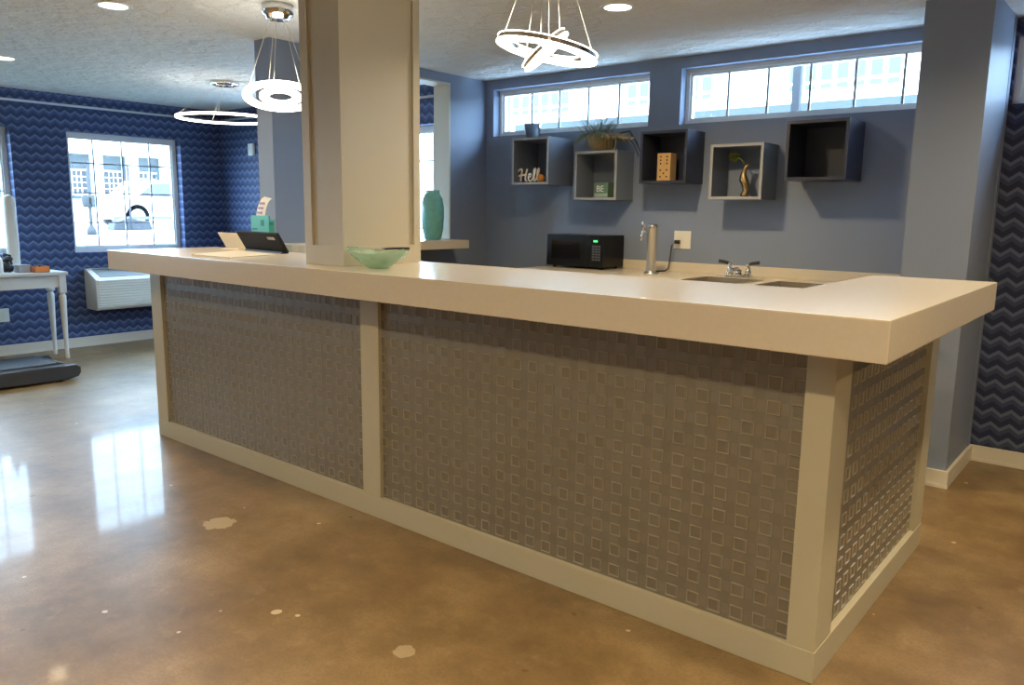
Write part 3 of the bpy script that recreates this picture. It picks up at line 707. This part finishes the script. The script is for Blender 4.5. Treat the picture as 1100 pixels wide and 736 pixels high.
pendant(-3.722, 2.557, 1.972, 'double flat-ring pendant just left of the cream column',
        [(.19, .042, T2, .009), (.105, .042, T2, .008)], .080, .075,
        [(.168, a, T2, .016, .5) for a in (.5, 1.7, 3.0, 4.2, 5.5)])
I4 = Matrix()
pendant(-6.29, 3.772, 2.135, 'single large ring pendant near the far left window', [(.40, .022, I4, .010)], .115, .035, [(.39, a, I4, .02, .4) for a in (.9, 2.9, 4.1, 5.6)])
v3 = Vector((-1.847, 2.425, 0)).normalized()
T3a = tilt_m(v3, 11.5); T3b = tilt_m(v3, -41)
pendant(-1.847, 2.425, 1.972, 'tilted crossed-ring pendant in front of the back windows', [(.188, .05, T3a, .020), (.10, .05, T3b, .018)], .08, .075,
        [(.17, a, T3a, .02, .5) for a in (.65, 2.2, 3.75, 5.2)] + [(.085, a, T3b, .02, .3) for a in (.7, 3.8)])

# ------------------------------------------------------------------ left room
# air conditioner under the window
ac = thing('wall_air_conditioner', 'ivory louvred air conditioner below the left window', 'air conditioner', (XL, 3.85, .37))
ax0, ax1, ay0, ay1, az0, az1 = XL+.001, XL+.26, 3.315, 4.42, .375, .775
MB().prism([(ax0, az0), (ax1-.03, az0), (ax1, az0+.03), (ax1, az1-.10), (ax1-.02, az1-.085), (ax0+.03, az1), (ax0, az1)], 'y', ay0, ay1, bev=.008).build('housing', 'ac', ac)
MB().prism([(ax0+.045, az1-.012), (ax1-.04, az1-.083), (ax1-.038, az1-.073), (ax0+.047, az1-.002)], 'y', ay0+.06, ay1-.06).build('top_grille', 'grille', ac)
m = MB()
for i in range(10):
    z = az0+.045+i*.0265
    m.prism([(ax1-.004, z), (ax1+.010, z+.003), (ax1+.010, z+.012), (ax1-.004, z+.018)], 'y', ay0+.02, ay1-.02)
m.build('front_louvres', 'ac', ac)
# wallpaper-side conduit
tag(MB().tube([(XL+.012, YF+.02, 2.335), (XL+.012, YBL-.012, 2.335)], .011, 10).build('cable_conduit', 'white'), 'thin white conduit running high along the left chevron wall', 'conduit')
tag(MB().tube([(XL+.03, YBL-.012, 2.335), (XD0-.01, YBL-.012, 2.335)], .011, 10).build('cable_conduit', 'white'), 'thin white conduit high on the far chevron wall, seen through the pass-through', 'conduit')
th = thing('thermostat', 'small white sensor box on the chevron wall beside the blue column', 'sensor', (-7.59, YBL, 2.0))
MB().box(-7.645, -7.555, YBL-.03, YBL-.001, 1.94, 2.065, bev=.008).build('sensor_case', 'white', th)
MB().box(-7.63, -7.57, YBL-.032, YBL-.029, 2.0, 2.04).build('sensor_window', 'plate', th)
oo = thing('wall_outlet', 'white outlet plate low on the left chevron wall under the table', 'outlet', (XL, 2.57, .38))
MB().box(XL+.001, XL+.008, 2.505, 2.625, .315, .44, bev=.002).build('cover_plate', 'plate', oo)
for y in (2.535, 2.595): MB().box(XL+.007, XL+.010, y-.016, y+.016, .345, .41, bev=.001).build('receptacle', 'white', oo)

# console table
tb = thing('console_table', 'pale grey console table with tapered legs against the left wall', 'table', (-7.82, 2.2, 0))
TX0, TX1, TY0, TY1, TZ = -8.0, -7.64, 1.35, 2.935, .80
MB().box(TX0, TX1, TY0, TY1, TZ-.028, TZ, bev=.005).build('tabletop', 'table', tb)
MB().box(TX0+.03, TX0+.05, TY0+.03, TY1-.03, TZ-.14, TZ-.028).box(TX1-.05, TX1-.03, TY0+.03, TY1-.03, TZ-.14, TZ-.028).box(TX0+.05, TX1-.05, TY0+.03, TY0+.05, TZ-.14, TZ-.028).box(TX0+.05, TX1-.05, TY1-.05, TY1-.03, TZ-.14, TZ-.028).build('apron', 'table', tb)
for x in (TX0+.045, TX1-.045):
    for y in (TY0+.045, TY1-.045):
        MB().box(x-.03, x+.03, y-.03, y+.03, TZ-.19, TZ-.028, bev=.003).lathe([(.028, 0), (.022, -.012), (.022, -.02), (.03, -.03), (.030, -.06), (.016, -.55), (.018, -.60), (.012, -.61), (0, -.61)], (x, y, TZ-.19), 20).build('leg', 'table', tb)
# things on the table
rl = MB().lathe([(0, 0), (.045, 0), (.05, .01), (.05, .62), (.044, .655), (.025, .675), (0, .68)], (-7.95, 2.61, TZ), 28)
tag(rl.build('upright_roll', 'roll'), 'tall off-white round-topped roll standing on the table by the window', 'roll')
bgm = MB().sphere((-7.83, 2.50, TZ+.052), .05, sc=(1, .95, 1)).sphere((-7.83, 2.525, TZ+.041), .040).sphere((-7.82, 2.52, TZ+.12), .033, sc=(1, 1.2, .8)).sphere((-7.83, 2.46, TZ+.036), .034).tube([(-7.83, 2.47, TZ+.07), (-7.83, 2.50, TZ+.165), (-7.83, 2.54, TZ+.15), (-7.83, 2.55, TZ+.07)], .012, 8)
tag(bgm.build('drawstring_pouch', 'blackm'), 'lumpy black pouch on the table between white bottle and grey box', 'pouch')
gb = thing('storage_box', 'low grey box on the table beside the orange box', 'box', (-7.80, 2.61, TZ))
MB().box(-7.86, -7.74, 2.572, 2.665, TZ, TZ+.05, bev=.004).build('box_body', 'greybox', gb); MB().box(-7.865, -7.735, 2.567, 2.67, TZ+.05, TZ+.068, bev=.004).build('box_lid', 'greybox', gb)
ob = thing('orange_box', 'low orange box with dark contents on the table', 'box', (-7.74, 2.72, TZ))
MB().box(-7.80, -7.68, 2.678, 2.80, TZ, TZ+.006).box(-7.80, -7.794, 2.678, 2.80, TZ, TZ+.052).box(-7.686, -7.68, 2.678, 2.80, TZ, TZ+.052).box(-7.80, -7.68, 2.678, 2.684, TZ, TZ+.052).box(-7.80, -7.68, 2.794, 2.80, TZ, TZ+.052).build('tray', 'orangebox', ob)
MB().sphere((-7.745, 2.705, TZ+.045), .022, sub=2).sphere((-7.74, 2.745, TZ+.048), .02, sub=2).sphere((-7.75, 2.775, TZ+.042), .018, sub=2).build('dark_contents', 'blackm', ob)
wb = thing('white_bottle', 'white bottle on the table, cut by the left picture edge', 'bottle', (-7.75, 2.415, TZ))
MB().lathe([(0, 0), (.038, 0), (.04, .01), (.04, .12), (.02, .155), (.016, .17)], (-7.75, 2.415, TZ)).build('bottle_body', 'white', wb); MB().cyl((-7.75, 2.415, TZ+.168), .018, .03).build('bottle_cap', 'white', wb)

# treadmill
tm = thing('treadmill', 'black treadmill deck on the floor in front of the console table', 'treadmill', (-7.0, 1.7, 0))
RX0, RX1, RY0, RY1 = -7.33, -6.66, .62, 2.60
def rail(xa, xb):
    MB().prism([(RY0, .03), (RY1-.10, .012), (RY1-.02, .03), (RY1, .06), (RY1, .105), (RY1-.03, .128), (RY0+.1, .135), (RY0, .12)], 'x', xa, xb, bev=.012).build('side_rail', 'rail', tm)
rail(RX1-.10, RX1); rail(RX0, RX0+.10)
MB().box(RX0+.10, RX1-.10, RY0+.05, RY1-.14, .095, .142, bev=.01).build('running_belt', 'belt', tm)
MB().cyl((RX0+.1, RY1-.10, .085), .045, RX1-RX0-.2, 24, mtx=Matrix.Rotation(PI/2, 4, 'Y')).build('rear_roller', 'blackm', tm)
MB().box(RX0+.05, RX1-.05, RY0-.30, RY0+.06, .02, .20, bev=.03).build('motor_hood', 'rail', tm)
for x in (RX0+.05, RX1-.05):
    MB().cyl((x, RY1-.15, 0.0), .03, .03).build('foot', 'blackm', tm)
    MB().cyl((x, RY0+.2, 0.0), .03, .04).build('foot', 'blackm', tm)
    MB().tube([(x, RY0-.05, .10), (x, RY0-.15, .7), (x, RY0-.2, 1.15)], .03, 10).build('upright', 'rail', tm)
MB().box(RX0, RX1, RY0-.30, RY0-.14, 1.12, 1.34, bev=.03).build('console', 'rail', tm)

# ------------------------------------------------------------------ outdoors
struct(MB().box(-60, XL-.35, -40, 60, .6, .80).build('floor_street', 'road'))
tag(MB().box(-12.6, XL-.36, -6, 8.8, .80, .815).build('lawn_strip', 'grassm'), 'green lawn strip just outside the left windows', 'lawn', kind='stuff')
bl = thing('white_building', 'white building with pillars and gridded windows across the street', 'building', (-46, 20, .8))
MB().box(-50, -46, 8, 46, .8, 4.2).build('wall', 'bay', bl)
MB().prism([(-50.5, 4.2), (-44.4, 4.2), (-44.4, 4.6), (-47, 5.6), (-50.5, 5.6)], 'y', 7.5, 47).build('roof_eave', 'stucco', bl)
for i in range(12):
    y = 17.6+i*1.95-.15
    MB().box(-46, -45.2, y-.18, y+.18, .8, 4.2).build('pillar', 'stucco', bl)
    w_ = MB().box(-46.02, -45.95, y+.55, y+1.5, 2.05, 3.3).build('window', 'outglass', bl)
    g = MB()
    for q in range(1, 4): g.box(-45.96, -45.93, y+.55+.95*q/4-.02, y+.55+.95*q/4+.02, 2.05, 3.3)
    for q in range(1, 4): g.box(-45.96, -45.93, y+.55, y+1.5, 2.05+1.25*q/4-.02, 2.05+1.25*q/4+.02)
    g.box(-45.97, -45.92, y+.5, y+1.55, 3.3, 3.38).box(-45.97, -45.92, y+.5, y+1.55, 1.97, 2.05)
    g.build('window_grid', 'stucco', w_)
MB().box(-45.9, -45.2, 8, 46, .8, 1.75).build('planter_wall', 'stucco', bl)
ra = thing('roofed_house', 'house with a pinkish red roof beyond the white building', 'house', (-52, 17, .8))
MB().box(-56, -51, 13, 19.5, .8, 5.6).build('house_wall', 'stucco', ra); MB().prism([(13, 5.6), (19.9, 5.6), (19.4, 6.3), (14, 6.3)], 'x', -56.4, -50.6).build('red_roof', 'redroof', ra)
# white pickup
cv = thing('white_car', 'white parked car seen through the left window', 'car', (-22, 11.5, .8))
MB().prism([(9.7, 1.05), (13.6, 1.05), (13.7, 1.62), (12.6, 1.70), (12.1, 2.12), (10.75, 2.12), (10.25, 1.66), (9.65, 1.55)], 'x', -23.6, -22.0, bev=.06).build('car_body', 'car', cv)
MB().prism([(10.42, 1.68), (12.35, 1.68), (12.0, 2.05), (10.85, 2.05)], 'x', -22.005, -21.985).build('side_window', 'carglass', cv)
for y in (10.38, 12.9):
    for x in (-22.25, -23.55):
        w_ = MB().cyl((x, y, 1.13), .33, .25, 28, mtx=Matrix.Rotation(PI/2, 4, 'Y')).build('wheel', 'tyre', cv)
        MB().cyl((x+.24, y, 1.13), .2, .02, 20, mtx=Matrix.Rotation(PI/2, 4, 'Y')).build('hub_cap', 'steel', w_)
MB().box(-22.0, -21.97, 9.72, 13.55, 1.05, 1.13).build('sill_trim', 'carglass', cv)
pm = thing('parking_meter', 'dark double-headed parking meter outside the left window', 'parking meter', (-17, 7.05, .8))
MB().tube([(-17, 7.05, .80), (-17, 7.05, 1.40)], .035, 10).build('meter_post', 'meter', pm)
for sg in (-1, 1): MB().lathe([(0, 0), (.05, 0), (.075, .08), (.075, .2), (.05, .25), (0, .27)], (-17, 7.05+sg*.075, 1.36), 16).build('meter_head', 'meter', pm)
MB().lathe([(0, 0), (.10, 0), (.09, .12), (.04, .2)], (-17, 7.05, .8), 16).build('meter_foot', 'meter', pm)
tag(MB().tube([(-20, 8.3, .8), (-20, 8.3, 2.5)], .03, 8).build('street_post', 'post'), 'thin dark post left of the parking meter outside', 'post')
tag(MB().tube([(-20, 9.25, .8), (-20, 9.25, 2.4)], .025, 8).build('street_post', 'post'), 'thin pale-blue post right of the parking meter outside', 'post')
bike = MB().prism([(8.9, .8), (9.9, .8), (9.85, 1.0), (9.3, 1.12), (8.95, .98)], 'x', -20.6, -20.2, bev=.04)
tag(bike.build('kerb_planter', 'post'), 'low dark kerb planter in front of the white car', 'planter')

# behind the kitchen windows
struct(MB().box(-40, 20, YR+.5, 60, .2, .4).build('floor_yard', 'road'))
bb = thing('office_building', 'pale building with a grid of cyan windows behind the back windows', 'building', (-14, 24, .4))
MB().box(-34, 2, 22, 30, .4, 6.4).build('wall', 'stucco', bb)
for gx in range(3):
    for i in range(7):
        x = -18.6+gx*5.1+i*.42
        w_ = MB().box(x, x+.28, 21.96, 22.01, 4.95, 5.35).box(x, x+.28, 21.96, 22.01, 4.72, 4.86).build('window', 'cyanglass', bb)
tag(MB().box(-7.4, 4, 9.0, 9.6, .4, 2.62).build('retaining_wall', 'blueledge'), 'blue-grey concrete wall along the bottom of the back windows', 'wall')
tag(MB().box(-2.45, -2.385, 6.47, 6.53, .4, 4.5, bev=.005).build('steel_post', 'post'), 'dark blue upright post outside the right back window', 'post')
